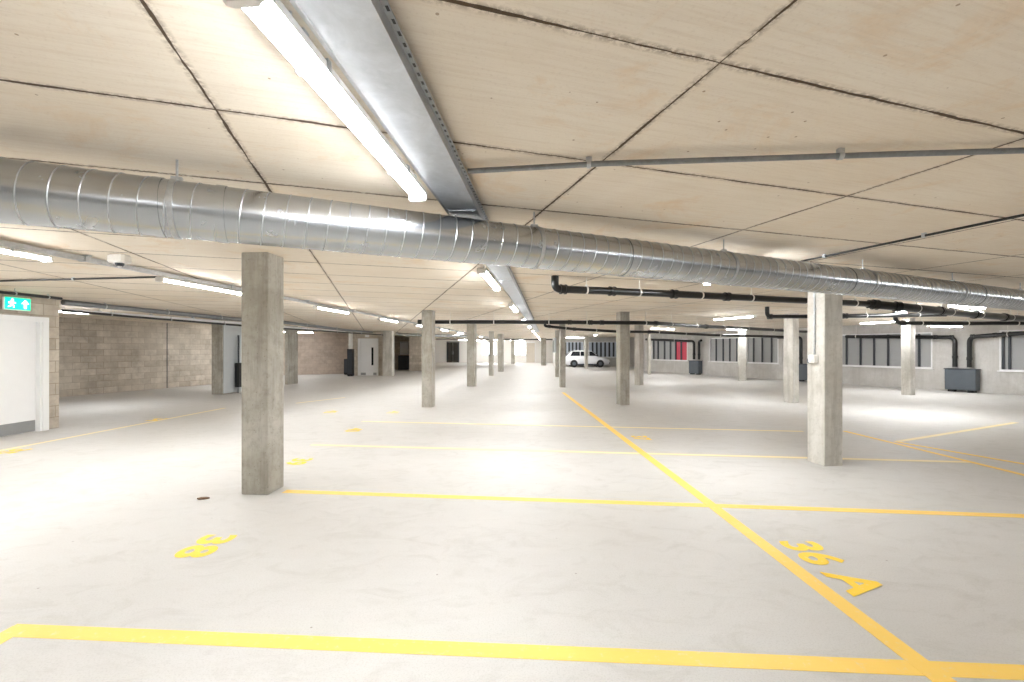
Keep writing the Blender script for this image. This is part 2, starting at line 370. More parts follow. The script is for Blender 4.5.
wall('wall_left_jog',(-12.35,21.3),(-14.0,25.27),M['block'],'short turn of the blockwork wall hidden by the near left column')
wall('wall_left_block',(-15.77,8.6),(-12.35,21.3),M['block'],'long beige blockwork wall right of the white door')
LX=-8.78
def ly(px): return LX*F/(px-PX)
wall('wall_left_return',(LX-.02,8.58),(-15.77,8.58),M['block'],'blockwork return behind the white door pier')
dY0,dY1=7.15,ly(36)
wall('wall_left',(LX,-6),(LX,8.586),M['block'],'near blockwork wall with the white door',[(dY0+6-.16,dY1+6+.16,0,2.10)],t=.25)
wall('wall_rear',(RS.x,-6),(LX,-6),M['wallconc'],'concrete wall behind the viewpoint')
# movement joint in the blockwork
mj=Vector((-15.77,8.6,0)); mdir=(Vector((-12.35,21.3,0))-mj).normalized(); mn=Vector((mdir.y,-mdir.x,0))
r=(167-PX)/F; s=(r*mj.y-mj.x)/(mdir.x-r*mdir.y); q=MB(); q.box(mj+mdir*s+mn*.003+Vector((0,0,ZC/2)),(.03,.008,ZC),mdir); tag(q.build('trim_1',M['dark']),'dark vertical movement joint in the beige blockwork wall','trim',None,'structure')

# floor and ceiling
q=MB(); q.box((4,22,-.1),(64,62,.2)); tag(q.build('floor',M['floor']),'pale concrete car park floor','floor',None,'structure')
q=MB(); q.box((4,22,ZC+.1),(64,62,.2)); tag(q.build('ceiling',M['ceil']),'beige board-marked concrete soffit with dark joints','ceiling',None,'structure')

# near white door
d=thing('door_1',(LX,(dY0+dY1)/2,0),'white door with grey kick plate under the exit sign','door',None,'structure')
q=MB(); q.box((LX-.03,(dY0+dY1)/2,1.02),(.05,dY1-dY0,2.02)); lf=sub(q.build('door_leaf',M['white'],d),d)
q=MB(); q.box((LX-.002,(dY0+dY1)/2,.115),(.006,dY1-dY0-.03,.20)); q.build('kick_plate',M['kick'],lf)
q=MB(); q.tube([(LX+.05,dY0+.08,1.02),(LX+.05,dY0+.22,1.02)],.011,8); q.tube([(LX-.01,dY0+.08,1.02),(LX+.05,dY0+.08,1.02)],.011,8); q.build('door_handle',M['steel'],lf)
q=MB()
for y in (dY0-.08,dY1+.08): q.box((LX,y,1.02),(.14,.15,2.04))
q.box((LX,(dY0+dY1)/2,2.066),(.136,dY1-dY0+.30,.05)); q.build('door_frame',M['white'],d)
q=MB()
for y in (dY0-.09,dY1+.09): q.box((LX+.080,y,1.01),(.02,.11,2.02))
q.box((LX+.081,(dY0+dY1)/2,2.065),(.022,dY1-dY0+.29,.09)); q.build('architrave',M['white'],d)

# distant white door with narrow vision panel
cx=(d2x0+d2x1)/2
d=thing('door_4',(cx,25.3,0),'distant white door with a narrow dark vision panel','door',None,'structure')
q=MB(); q.box((cx,25.33,1.04),(d2x1-d2x0,.05,2.07)); lf=sub(q.build('door_leaf',M['white'],d),d)
q=MB(); q.box((cx+.24,25.30,1.10),(.11,.02,1.02)); q.build('vision_panel',M['carglass'],lf)
q=MB(); q.box((cx-.28,25.30,.10),(.28,.012,.14)); q.box((cx+.38,25.30,.10),(.18,.012,.14)); q.build('kick_plate',M['kick'],lf)
q=MB()
for x in (d2x0-.035,d2x1+.035): q.box((x,25.31,1.06),(.07,.12,2.12))
q.box((cx,25.31,2.10),(d2x1-d2x0,.12,.05)); q.build('door_frame',M['white'],d)
q=MB(); q.box((cx-.05,25.27,2.26),(.22,.03,.13),bev=.008); s_=tag(q.build('wall_sign',M['white']),'small white sign above the distant white door','sign')

# exit sign over the near door
ey0,ey1=[(LX+.08)*F/(q_-PX) for q_ in (4.2,31)]; eyc=(ey0+ey1)/2; ez=2.315
sg=thing('exit_sign',(LX+.09,eyc,ez-.11),'green running figure exit sign above the near white door','sign')
q=MB(); q.box((LX+.06,eyc,ez),(.035,ey1-ey0,.235),bev=.006); q.build('sign_case',M['whiteplastic'],sg)
q=MB(); q.box((LX+.080,eyc,ez),(.006,ey1-ey0-.02,.205)); q.build('green_face',M['green'],sg)
EX,EZ=Vector((0,-1,0)),Vector((0,0,1))       # seen from the room, +Y runs to the right on this wall
EX=Vector((0,1,0)); wS=(ey1-ey0)
def sgp(poly,name,cy,sc):
    q=MB(); q.prism([(a*sc,b*sc) for a,b in poly],Vector((LX+.083,cy,ez)),EX,EZ,.004); return q.build(name,M['signwhite'],sg)
sgp([(-.25,-1),(.25,-1),(.25,.1),(.8,.1),(0,1),(-.8,.1),(-.25,.1)],'arrow',eyc+wS*.27,.075)
man=MB(); o=Vector((LX+.083,eyc-wS*.24,ez))
def P2(poly): man.prism([(a*.08,b*.08) for a,b in poly],o,EX,EZ,.004)
P2([(.15+.22*math.cos(t*math.pi/6),.78+.22*math.sin(t*math.pi/6)) for t in range(12)])
P2([(-.25,-.1),(.1,-.2),(.3,.5),(-.05,.55)]); P2([(.0,-.2),(.3,-.25),(.55,-.5),(.45,-.9),(.3,-.85),(.35,-.55)])
P2([(-.25,-.1),(.05,-.2),(-.15,-.65),(-.7,-.85),(-.72,-.68),(-.3,-.5)]); P2([(.1,.5),(.28,.5),(.5,.2),(.8,.25),(.78,.1),(.42,.05)]); P2([(0,.52),(-.5,.35),(-.62,0),(-.48,-.02),(-.38,.22),(.02,.35)])
man.build('running_figure',M['signwhite'],sg)
for y in (ey0+.07,ey1-.07):
    q=MB(); q.box((LX+.02,y,ez),(.05,.03,.03)); q.build('mount',M['dark'],sg)

# ------------------------------------------------------------------ columns
def solve_col(xl,xm,xr,yb):
    """square column from its three visible edges: nearest corner at (xm,yb)"""
    P=fl(xm,yb); best=None
    for i in range(1,89):
        th=R(i)                                   # left edge direction: rotated th from -X towards +Y
        dl=Vector((-math.cos(th),math.sin(th),0)); dr=Vector((math.sin(th),math.cos(th),0))
        def side(px,d):
            r=(px-PX)/F; k=d.x-r*d.y
            return (r*P.y-P.x)/k if abs(k)>1e-6 else 99
        a,b=side(xl,dl),side(xr,dr)
        if a<=0 or b<=0: continue
        e=abs(math.log(a/b))
        if best is None or e<best[0]: best=(e,i,a,b)
    return P,best
cols=[ # xl,xm,xr,yb, forced angle or None, label, material
 (241,267.5,284,495,None,'nearest concrete column left of the middle, standing at the end of a yellow line','conc'),
 (421.6,431.7,435.2,407.5,None,'concrete column right of the nearest left column, black pipe starting behind it','conc'),
 (466.8,474.2,476.6,386.6,None,'concrete column third in line left of the cable tray end','conc'),
 (488.7,492.4,493.8,375.8,None,'slim pale concrete column left of the dark shaded column','conc'),
 (497.8,502.2,503.8,371.8,None,'dark shaded concrete column in the far middle','conc'),
 (511,514.2,515,364,None,'small distant column between the two bright end windows','conc'),
 (541,544.5,546.2,365.5,None,'small distant column right of the beige end door','conc'),
 (555,556.2,559.2,377,None,'slim column with a small meter box, left behind the line end column','conc'),
 (559,560.2,565.6,387.5,None,'concrete column at the far end of the long yellow line','conc'),
 (584.2,585.2,588.2,368.6,None,'white column in front of the parked car','conc_light'),
 (616.2,620.3,629.7,405.2,None,'concrete column crossed by the black pipe, right of the long yellow line','conc'),
 (634.4,639.6,643.6,385,None,'column with bright left face, right behind the pipe-crossed column','conc_light'),
 (647.4,648.6,651,374.5,None,'slim far column left of the red window','conc'),
 (737.6,739,747,381,None,'white column between two grey windows on the far right wall','conc_light'),
 (783.5,793,799,403,None,'column under the black pipe elbow, left of the nearest right column','conc_light'),
 (807,824.5,843,466.5,None,'nearest concrete column on the right with a switch and conduit','conc_light'),
 (901,910.6,915.4,395.4,None,'pale column standing left of the dark grey drain box','conc_light'),
]
COL=[]
for i,(xl,xm,xr,yb,ang,lab,mt) in enumerate(cols):
    P,(e,th,a,b)=solve_col(xl,xm,xr,yb)
    a=min(a,.36); b=min(b,.36)
    t=R(th); dl=Vector((-math.cos(t),math.sin(t),0)); dr=Vector((math.sin(t),math.cos(t),0))
    c=P+dl*a/2+dr*b/2
    q=MB(); q.box(c+Vector((0,0,ZC/2)),(a,b,ZC),-dl,bev=.008)
    o=q.build('concrete_column',M[mt]); tag(o,lab,'column','concrete columns','thing')
    COL.append((P,dl,dr,a,b,c))
    print('col',i,'th',th,'a %.2f b %.2f'%(a,b),'P',[round(v,2) for v in P])
for (xl,xm,xr,yb,lab,panel) in ((211.6,223.4,242,394.5,'wide pier with a light grey board on its side, before the blockwork wall',True),(284.5,288,298,384.7,'wide pier just right of the nearest left column',False)):
    P=fl(xm,yb); dd=dirv(4.6); r=(xr-PX)/F; t=(r*P.y-P.x)/(dd.x-r*dd.y); w=P.x-(xl-PX)/F*P.y; ex=dirv(94.6)
    if panel: P=P-ex*.03
    root=thing('concrete_pier',P-ex*w/2+dd*t/2,lab,'column','wide concrete piers','thing')
    q=MB(); q.box(P-ex*w/2+dd*t/2+Vector((0,0,ZC/2)),(w,t,ZC),ex,bev=.008); q.build('shaft',M['conc'],root)
    if panel:
        q=MB(); q.box(P+ex*.015+dd*(t/2+.01)+Vector((0,0,1.18)),(.03,t-.02,2.30),ex); o=q.build('side_board',M['greypanel'],root); o['label']='light grey painted board'
        PIER=(P.copy(),dd,ex,t)

# switch with conduit on the nearest right column
P,dl,dr,a,b,c=COL[15]
nf=-dr                                             # outward normal of the left (lit) face
sp=P+dl*a*.52+nf*.012
root=thing('light_switch',sp+Vector((0,0,1.32)),'grey switch box with conduit on the nearest right column','switch')
q=MB(); q.box(sp+nf*.02+Vector((0,0,1.39)),(.11,.062,.11),dl,bev=.012); bxo=sub(q.build('switch_box',M['whiteplastic'],root),root)
q=MB(); q.box(sp+nf*.056+Vector((0,0,1.385)),(.045,.012,.055),dl); q.build('rocker',M['white'],bxo)
q=MB(); q.tube([sp+Vector((0,0,1.44)),sp+Vector((0,0,ZC-.01))],.011,10); q.build('conduit',M['steel'],root,True)
for z in (1.62,2.05,2.4):
    q=MB(); q.ring(sp+Vector((0,0,z)),(0,0,1),.011,.02,.004,14); q.box(sp-nf*.004+Vector((0,0,z)),(.05,.006,.02),dl); q.build('saddle',M['steel'],root)
q=MB(); q.box(sp+nf*.015+dl*.07+Vector((0,0,1.36)),(.035,.04,.06),dl,bev=.006); q.build('cable_gland',M['grey_box'],root)
# meter box on the slim column
P,dl,dr,a,b,c=COL[7]
root=thing('meter_box',P-dr*.06+Vector((0,0,1.4)),'small grey box on the slim column behind the line end column','box')
q=MB(); q.box(P+dl*a*.5-dr*.07+Vector((0,0,1.72)),(.26,.12,.8),dl,bev=.01); q.build('case',M['greypanel'],root)
q=MB(); q.box(P+dl*a*.5-dr*.135+Vector((0,0,1.72)),(.22,.012,.7),dl); q.build('cover',M['kick'],root)

# ------------------------------------------------------------------ spiral duct
DZ,DR_=2.265,.15; D0=Vector((0,3.19,DZ))
def dp(s): return D0+DD*s
s0,s1=-9.4,19.87
root=thing('spiral_duct',dp(s0),'large round galvanised spiral duct crossing the whole ceiling','duct')
n=36; q=MB(); q.tube([dp(s0+(s1-s0)*k/60) for k in range(61)],DR_,n); body=q.build('duct_body',M['galv'],root,True)
pitch=.109; hel=[]; side=DD.cross(Vector((0,0,1))).normalized(); K=22; tot=int((s1-s0)/pitch*K)
for k in range(tot+1):
    t=2*math.pi*k/K; hel.append(dp(s0+pitch*k/K)+(side*math.cos(t)+Vector((0,0,1))*math.sin(t))*(DR_+.0005))
q=MB(); q.tube(hel,.0034,5); q.build('spiral_seam',M['steel'],root,True)
for s in (-8.0,-5.0,-2.04,-1.76,1.0,4.0,7.0,10.0,13.0,16.0):
    q=MB(); q.ring(dp(s),DD,DR_-.002,.045,.007,36); q.build('coupling_band',M['galv'],root,True)
for s in (-6.4,-4.2,-2.0,.15,2.12,4.34,6.4,8.5,10.6,12.7,14.8,17.0):
    q=MB(); q.ring(dp(s+.03),DD,DR_+.001,.025,.005,36); q.tube([dp(s+.03)+Vector((0,0,DR_)),dp(s+.03)+Vector((0,0,ZC-DZ))],.006,8)
    q.box(dp(s+.03)+Vector((0,0,DR_+.012)),(.05,.03,.02),DD); q.build('hanger',M['steel'],root)

# ------------------------------------------------------------------ cable tray
TD=dirv(4.65); TS=dirv(94.65)
T0=Vector((-.5635,0,0)); tw=.197; tz=2.432
def tp(s,x,z): return T0+TD*s+TS*x+Vector((0,0,z))
ta,tb=-4.0,24.0
root=thing('cable_tray',tp(ta,0,tz),'flat galvanised cable tray running straight down the ceiling','tray')
q=MB(); q.box(tp((ta+tb)/2,0,tz+.0015),(tb-ta,tw,.003),TD); q.build('tray_bed',M['tray'],root)
for s in (-1,1):
    q=MB(); q.box(tp((ta+tb)/2,s*(tw/2),tz+.027),(tb-ta,.003,.055),TD); q.box(tp((ta+tb)/2,s*(tw/2-.010),tz+.055),(tb-ta,.020,.003),TD); q.build('side_rail',M['tray'],root)
for k in range(14):
    s=-2.6+k*2.0
    q=MB(); q.box(tp(s,0,tz+.078),(.041,tw-.03,.035),TD); q.box(tp(s,0,tz+.096),(.06,.06,.004),TD); q.build('support_bracket',M['steel'],root)
q=MB(); q.box(tp(6.5,tw/2+.0125,tz+.045),(15.0,.022,.003),TD); q.build('slotted_lip',M['slotted'],root)
q=MB(); q.box(tp((ta+tb)/2,-tw/2-.008,tz+.008),((tb-ta),.022,.004),TD,ez=(TS*-.55+Vector((0,0,1))*.83)); q.build('folded_rim',M['steel'],root)
for s in (2.98,5.98,9.0,12,15):
    q=MB(); q.box(tp(s,0,tz-.0015),(.12,tw-.02,.003),TD)
    for x in (-.07,.07):
        for y in (-.04,.04): q.tube([tp(s+y,x,tz-.008),tp(s+y,x,tz)],.006,8)
    q.build('joint_plate',M['tray'],root)

# ------------------------------------------------------------------ batten lights
LL=1.55
def lamp_proto(hang):
    root=thing('batten_light',(0,0,0),'','light')
    q=MB(); q.box((0,0,-.014),(.104,LL-.06,.028),bev=.006); q.build('housing',M['whiteplastic'],root)
    q=MB(); n=9; pr=[(-.0485,-.026)]+[(.0555*math.sin(R(-61+122*k/(n-1))),.0009-.0555*math.cos(R(-61+122*k/(n-1)))) for k in range(n)]+[(.0485,-.026)]
    L0=-(LL-.07)/2
    q.prism([(a,b) for a,b in pr],Vector((0,L0,0)),Vector((1,0,0)),Vector((0,0,1)),-(LL-.07)); q.build('diffuser',M['lamp'],root)
    for e in (-1,1):
        q=MB(); q.box((0,e*(LL/2-.02),-.034),(.108,.04,.068),bev=.012); q.build('end_cap',M['whiteplastic'],root)
        for s in (-1,1):
            q=MB(); q.box((s*.0545,e*.42,-.018),(.005,.022,.034)); q.box((s*.044,e*.42,.002),(.026,.022,.005)); q.build('clip',M['steel'],root)
        q=MB()
        if hang: q.tube([(0,e*.55,-.002),(0,e*.55,ZC-2.462)],.005,8); q.box((0,e*.55,.004),(.10,.03,.008))
        else: q.box((0,e*.55,.001),(.07,.04,.006))
        q.build('hanger',M['steel'],root)
    return root
LP=[lamp_proto(True),lamp_proto(False)]; used=[0,0]
ORD=['nearest','second','third','fourth','fifth','sixth','seventh','eighth','ninth','tenth','eleventh','twelfth','thirteenth']
def lamp(c,ang,label,group,kind=0,z=2.462):
    o=LP[kind] if not used[kind] else copy_tree(LP[kind]); used[kind]=1
    if kind==1: z-=.009
    o.location=(c[0],c[1],z); o.rotation_euler=(0,0,-R(ang)); o['label']=label; o['group']=group
    return o
for k in range(-1,11):
    y=1.10+4.03*k+.775; 
    lamp((-.772+.0813*y,y),4.65,('lit batten light hanging behind the viewpoint beside the cable tray' if k<0 else ORD[k]+' lit batten light in the row along the left of the cable tray'),'lights along the cable tray')
for k,y in zip(range(-1,9),[q_+.775 for q_ in (-.9,2.9,5.68,9.5,13.1,16.7,20.5,24.3,28.1,32)]):
    lamp((-5.0+.0813*y,y),4.65,('lit batten light under the trunking behind the viewpoint' if k<0 else ORD[k]+' lit batten light under the steel trunking on the left'),'lights under the trunking',1)
others=[((2.62,5.35),4.65,'lit batten light tucked behind the duct right of the cable tray'),
 ((6.5,13.0),-17,'lit batten light lighting the soffit left of the elbow column'),
 ((9.2,10.55),50,'lit batten light glimpsed between the black pipes right of the nearest right column'),
 ((9.75,9.55),68,'lit batten light glimpsed just under the duct near the right edge'),
 ((12.6,15.0),-17,'lit batten light left of the pale column on the right'),
 ((10.4,20.6),60,'lit batten light above the grey windows by the white wall column'),
 ((6.75,19.9),60,'lit batten light right of the pipe-crossed column'),
 ((8.4,25.0),60,'distant lit batten light above the red window'),
 ((5.0,35.3),80,'distant lit batten light over the white car'),
 ((5.5,29.0),4.65,'distant lit batten light between the car and the line end column'),
 ((-4.6,44.5),80,'distant added batten light brightening the far end, before the dark end door'),  # from here to the farthest: lights added to brighten the end wall
 ((3.0,44.5),80,'distant added batten light brightening the far end, before the end windows'),
 ((-1.5,44.0),80,'distant added batten light brightening the end wall by its windows, left of the slim column'),
 ((.6,47.6),88,'farthest added batten light, brightening the white end wall from close by'),  # added as well, to lift the end wall from close by
 ((-3.6,47.6),88,'farthest added batten light, brightening the end wall by the dark door'),
 ((-7.6,5.4),4.65,'added batten light out of view to the left, brightening the near white door'),  # unseen light, added to brighten the near white door
 ((6.2,.2),4.65,'lit batten light out of view to the right'),
 ((9.8,4.6),-17,'lit batten light right of the view, over the right bays'),
 ((13.5,7.5),-17,'lit batten light out of view beside the right wall'),
 ((3.2,-3.0),4.65,'lit batten light behind the viewpoint on the right'),
 ((-10.75,11.3),14,'lit batten light before the beige blockwork wall'),
 ((-11.0,18.5),14,'lit batten light beyond the wide pier by the blockwork wall'),
 ((-11.6,24.0),60,'lit batten light before the brown blockwork wall'),
]
for c,a,l in others: lamp(c,a,l,'other batten lights')
p=at(945,329.5,14.6); lamp((p.x,p.y),75,'low lit batten light in front of the wall above the drain box','other batten lights',0,2.30)
# the low light hangs on a longer drop
# ------------------------------------------------------------------ trunking, conduits, pipes
def run(name,pts,r,mt,label,cat,hang=(),collars=(),clipmat='whiteplastic',top=ZC,bend=0.0,n=16,group=None,wing=.03):
    """a pipe run through pts, with clips on rods at the given distances"""
    pts=[Vector(p) for p in pts]; path=[pts[0]]
    for a,b,c in zip(pts,pts[1:],pts[2:]):
        u=(a-b).normalized(); w=(c-b).normalized(); ang=u.angle(w)
        if bend<=0 or ang>R(176): path.append(b); continue
        k=min(bend,(a-b).length*.45,(c-b).length*.45)
        for i in range(7):
            t=i/6; path.append((b+u*k)*(1-t)**2+b*2*t*(1-t)+(b+w*k)*t**2)
    path.append(pts[-1])
    root=thing(name,pts[0],label,cat,group)
    q=MB(); q.tube(path,r,n); q.build('pipe',M[mt],root,True)
    L=[0]
    for a,b in zip(pts,pts[1:]): L.append(L[-1]+(b-a).length)
    def pos(s):
        for i in range(len(pts)-1):
            if s<=L[i+1] or i==len(pts)-2:
                d=(pts[i+1]-pts[i]).normalized(); return pts[i]+d*(s-L[i]),d
    for s in hang:
        p,d=pos(s); q=MB(); q.ring(p,d,r,.022,.006,18)
        q.tube([p+Vector((0,0,r)),Vector((p.x,p.y,top))],.005,8); q.box(p+Vector((0,0,r+.012)),(.03,.02,.02),d); q.build('hanger',M[clipmat],root)
    for s in collars:
        p,d=pos(s); q=MB(); q.ring(p,d,r-.001,.09,.010,18); q.ring(p+d*.035,d,r-.001,.02,.018,18); q.ring(p-d*.035,d,r-.001,.02,.018,18); q.build('collar',M[mt],root,True)
    return root
# trunking on the left with its lights
ty0,ty1=-3,38
root=thing('steel_trunking',(-5+.0813*ty0,ty0,2.465),'square steel trunking carrying lights along the left bays','trunking')
q=MB(); a=Vector((-5+.0813*ty0,ty0,2.49)); b=Vector((-5+.0813*ty1,ty1,2.49)); q.box((a+b)/2,((b-a).length,.05,.05),TD); q.build('channel',M['steel'],root)
for k in range(18):
    p=a+TD*(1.2+k*2.2); q=MB(); q.box(p,(.04,.09,.056),TD); q.box(p+Vector((0,0,.033)),(.04,.14,.014),TD); q.build('bracket',M['steel'],root)
# detector by the trunking
dt=at(119.5,263.5,4.75)
root=thing('detector',(dt.x,dt.y,ZC),'small white ceiling detector with dark lens by the trunking','detector')
q=MB(); q.box((dt.x,dt.y,ZC-.046),(.185,.13,.092),bev=.02); q.build('housing',M['whiteplastic'],root)
q=MB(); q.tube([(dt.x+.01,dt.y-.01,ZC-.125),(dt.x+.01,dt.y-.01,ZC-.11),(dt.x+.01,dt.y-.01,ZC-.09)],[.028,.040,.042],18); q.build('lens',M['dark'],root,True)
q=MB(); q.tube([(dt.x+.01,dt.y-.01,ZC-.138),(dt.x+.01,dt.y-.01,ZC-.124)],[.014,.022],12); q.build('sensor_tip',M['white'],root)
# conduits fixed to the soffit
run('conduit',[cl(468,171.2,2.49),cl(604,163.5,2.49),cl(893,154.2,2.49),cl(1024,150.5,2.49),cl(1300,142,2.49)],.014,'dimsteel','steel conduit across the soffit right of the cable tray','conduit',(.65,1.9,3.0),(),'steel')
run('conduit',[cl(760,271,2.505),cl(805,260.5,2.505),cl(1024,215,2.505),cl(1180,183,2.505)],.011,'black','thin dark conduit along the soffit above the right half of the duct','conduit',(.9,1.8),(),'steel')
run('conduit',[cl(-70,283.5,2.505),cl(0,281,2.505),cl(157,277,2.505)],.014,'black','dark conduit crossing the soffit to the trunking above the exit sign','conduit',(1.2,2.6),(),'steel')
run('service_pipe',[at(-90,283,6.2),at(0,292,7.1),at(61,298.6,8.35)],.026,'black','thin black pipe along the near wall just above the exit sign','pipe',(.35,1.2,1.9),(),'steel',n=10)
run('service_pipe',[at(62.5,310.5,9.3),at(130,316.5,10.9),at(242,325.6,14.0),at(285,328.6,15.9),at(383,335,23.2)],.028,'black','thin black pipe running on along the beige blockwork wall','pipe',(1.1,2.6,4.2,6,8,10,12,14),(),'steel',n=10)
a=at(63,311.5,9.7); b=at(240,322.3,14.4); c_=at(345,332.2,21.6)
root=thing('white_strip',a,'white strip between the steel pipe and the thin black pipe','trunking')  # white box strip along the line between the two pipes
for p,q_ in ((a,b),(b,c_)):
    d_=(q_-p); q=MB(); q.box((p+q_)/2,(d_.length,.10,.07),Vector((d_.x,d_.y,0))); q.build('channel',M['white'],root)
for t in (.15,.4,.65,.9):
    p=a.lerp(b,t); q=MB(); q.box(p+Vector((0,0,.05)),(.05,.06,.04)); q.tube([p+Vector((0,0,.06)),Vector((p.x,p.y,ZC))],.006,8); q.build('hanger',M['steel'],root)
run('service_pipe',[at(63,302.3,8.9),at(240,319.5,13.6),at(285,322.5,15.4),at(348,330.5,20.5),at(372,332.3,24.2)],.055,'dimsteel','shiny steel pipe close under the soffit above the blockwork wall','pipe',(.8,2.3,4.0,6.0,8.0,10.5),(),'steel')
def drop(p,up): return [Vector((p.x,p.y,up)),p]
# main drain pipe in the middle, from its elbow by the duct to the right wall
z=2.35
a=cl(555,289,z); pts=[Vector((a.x,a.y,ZC)),a,cl(600,290.6,z),cl(680,294.4,z-.005),cl(807,300.8,z-.01),cl(868,304.0,z-.015)]
run('drain_pipe',pts,.052,'black','black drain pipe with elbow under the duct, running right from the middle','pipe',(.65,1.5,2.6,3.6,4.8,6.0),(.30,1.05,2.1,3.1,5.2),bend=.11)
b=pts[-1]; e=cl(1024,319.0,2.26)
run('drain_pipe',[b,cl(900,306.8,2.28),cl(950,312.0,2.27),e,cl(1100,323,2.25)],.075,'black','thicker black drain pipe below the duct towards the right edge','pipe',(1.2,2.7,4.2,6.0,8.0),(.12,.5,2.2,3.9,5.6),n=18)
a=at(768,316.6,10.6); run('drain_pipe',[Vector((a.x-.02,a.y,ZC)),Vector((a.x-.02,a.y,a.z)),at(807,316.5,10.6),at(860,315.8,10.6),at(946,314.5,10.5)],.048,'black','black drain pipe with elbow left of the nearest right column','pipe',(1.2,2.6,3.8),(.3,2.1),bend=.16)
a=at(898,323,12.0); run('drain_pipe',[Vector((a.x-.1,a.y,ZC)),Vector((a.x-.05,a.y,a.z)),at(950,323.4,12.0),at(1024,323.2,11.8),at(1090,323,11.7)],.052,'black','black drain pipe with elbow above the pale right column','pipe',(1.0,2.2,3.4),(.5,),bend=.16)
a=at(418,322,12.2)
run('drain_pipe',[a,at(500,322,12.05),at(571,322.3,11.75),at(640,322.8,11.72),at(660,323.6,12.1),at(696,326,13.6),at(750,328.6,15.4),at(808,332,18.6)],.052,'black','long black drain pipe crossing the middle distance in front of a column','pipe',(.9,2.1,3.6,4.6,6.2,7.4,9,10.5,12,14),(.05,4.15,4.7,5.0,6.6,9.5))
a=at(545,326,17.0); run('drain_pipe',[Vector((a.x,a.y,ZC)),a,at(573,329,17.4),at(616,331.5,18.2),at(652,332,18.8),at(714,335.2,20.2),at(790,337,20.6)],.055,'black','smaller black drain pipe below and behind the long one','pipe',(1.0,2.4,4,5.5,7,9),(.3,1.4,5),bend=.1)
# pipes that end in the drain boxes on the right wall
w1=rw(955,WN-.20); w2=rw(969.5,WN-.20)
def zat(px,py,p): return HC+(HY-py)/F*p.y
def ww(px,py,off=.20):
    p=rw(px,WN-off); p.z=zat(px,py,p); return p
run('drain_pipe',[Vector((w1.x,w1.y,.88)),ww(955,337.3),ww(915,337),ww(846,336.5)],.068,'black','black pipe rising from the drain box and turning left along the wall','pipe',(2.4,4.2),(.35,1.15,1.6),bend=.2)
run('drain_pipe',[Vector((w2.x,w2.y,.88)),ww(969.5,336.8),ww(1024,333.2),ww(1080,330)],.070,'black','black pipe rising from the drain box and turning right along the wall','pipe',(2.0,3.4),(.3,1.15,1.7),bend=.2)
w3=rw(694,WN-.25); w4=rw(699,WN-.25)
run('drain_pipe',[Vector((w3.x,w3.y,.9)),ww(694,341.2,.25),ww(668,340.2,.25),ww(646,339.4,.25)],.075,'black','black pipe from the far drain box running left across the red window','pipe',(2.6,),(.3,),bend=.2)
run('drain_pipe',[Vector((w4.x,w4.y,.9)),ww(699,341.5,.25),Vector((w4.x,w4.y,0))+Vector((.0,-.3,zat(699,340.5,w4)))],.07,'black','second black pipe rising from the far drain box','pipe',(),(.3,),bend=.12)
w5=rw(801,WN-.2); run('drain_pipe',[Vector((w5.x,w5.y,.8)),ww(801,337.5),ww(778,337.3)],.07,'black','black pipe from the drain box half hidden by the nearest right column','pipe',(),(.3,),bend=.15)
def drain_box(px,w,h,zb,label,dep=.34):
    c=rw(px,WN-.20); root=thing('drain_box',c,label,'box','drain boxes on the right wall')
    q=MB(); q.box(c+Vector((0,0,zb+h/2)),(w,dep,h),WD,bev=.012); q.build('body',M['grey_box'],root)
    q=MB(); q.box(c+Vector((0,0,zb+h+.012)),(w+.04,dep+.03,.03),WD); q.build('lid',M['dark'],root)
    for s in (-1,1):
        q=MB(); q.box(c+WD*s*w*.32+Vector((0,0,zb/2)),(w*.2,dep*.7,zb),WD); q.build('foot',M['rubber'],root)
    q=MB(); q.box(c-DD*(dep/2+.003)+Vector((0,0,zb+h/2)),(w-.10,.008,h-.10),WD); q.build('access_panel',M['grey_box'],root)
drain_box(962,.82,.72,.08,'dark grey drain box with two black pipes under the right windows')
drain_box(695.5,.72,.74,.06,'dark drain box beside the window with red panes')
drain_box(806,.60,.72,.08,'drain box half hidden behind the nearest right column')
# lone box and pipe beside the wide pier on the left
P,dd,ex,t=PIER
bp=at(238.5,375,15.4); bp.z=0
root=thing('drain_box',bp,'narrow black box on the side of the wide pier with grey board','box')
q=MB(); q.box(bp+Vector((.02,0,.62)),(.16,.22,.84),ex,bev=.01); q.build('body',M['rubber'],root)
q=MB(); q.tube([bp+Vector((.0,0,1.0)),bp+Vector((0,0,2.0))],.03,10); q.build('pipe',M['dark'],root,True)
q=MB(); q.box(bp+Vector((.02,0,.10)),(.06,.1,.2),ex); q.build('foot',M['kick'],root)
# boxes left of the distant white door
for (x0,x1,y0,y1,Y,lab) in ((343.8,347.4,359,373.8,26.0,'lower black cabinet left of the distant white door'),(347,352.4,349,376.3,24.6,'taller dark cabinet beside the distant white door')):
    p0=at(x0,y1,Y); p1=at(x1,y0,Y); root=thing('cabinet',((p0.x+p1.x)/2,Y+.15,0),lab,'cabinet')
    c=Vector(((p0.x+p1.x)/2,Y+.15,p1.z/2)); q=MB(); q.box(c+Vector((0,0,.02)),(p1.x-p0.x,.3,p1.z-.04),bev=.01); q.build('body',M['rubber'],root)
    q=MB(); q.box((c.x,Y-.006,c.z+.03),(p1.x-p0.x-.05,.012,p1.z-.2)); q.build('door',M['dark'],root)
    q=MB(); q.box((c.x,Y+.15,.02),(p1.x-p0.x-.04,.26,.04)); q.build('plinth',M['dark'],root)
p=at(350,341,24.8); run('vent_pipe',[Vector((p.x,p.y+.1,1.50)),Vector((p.x,p.y+.1,ZC))],.11,'whiteplastic','white pipe rising from the taller dark cabinet','pipe',(),(.25,))
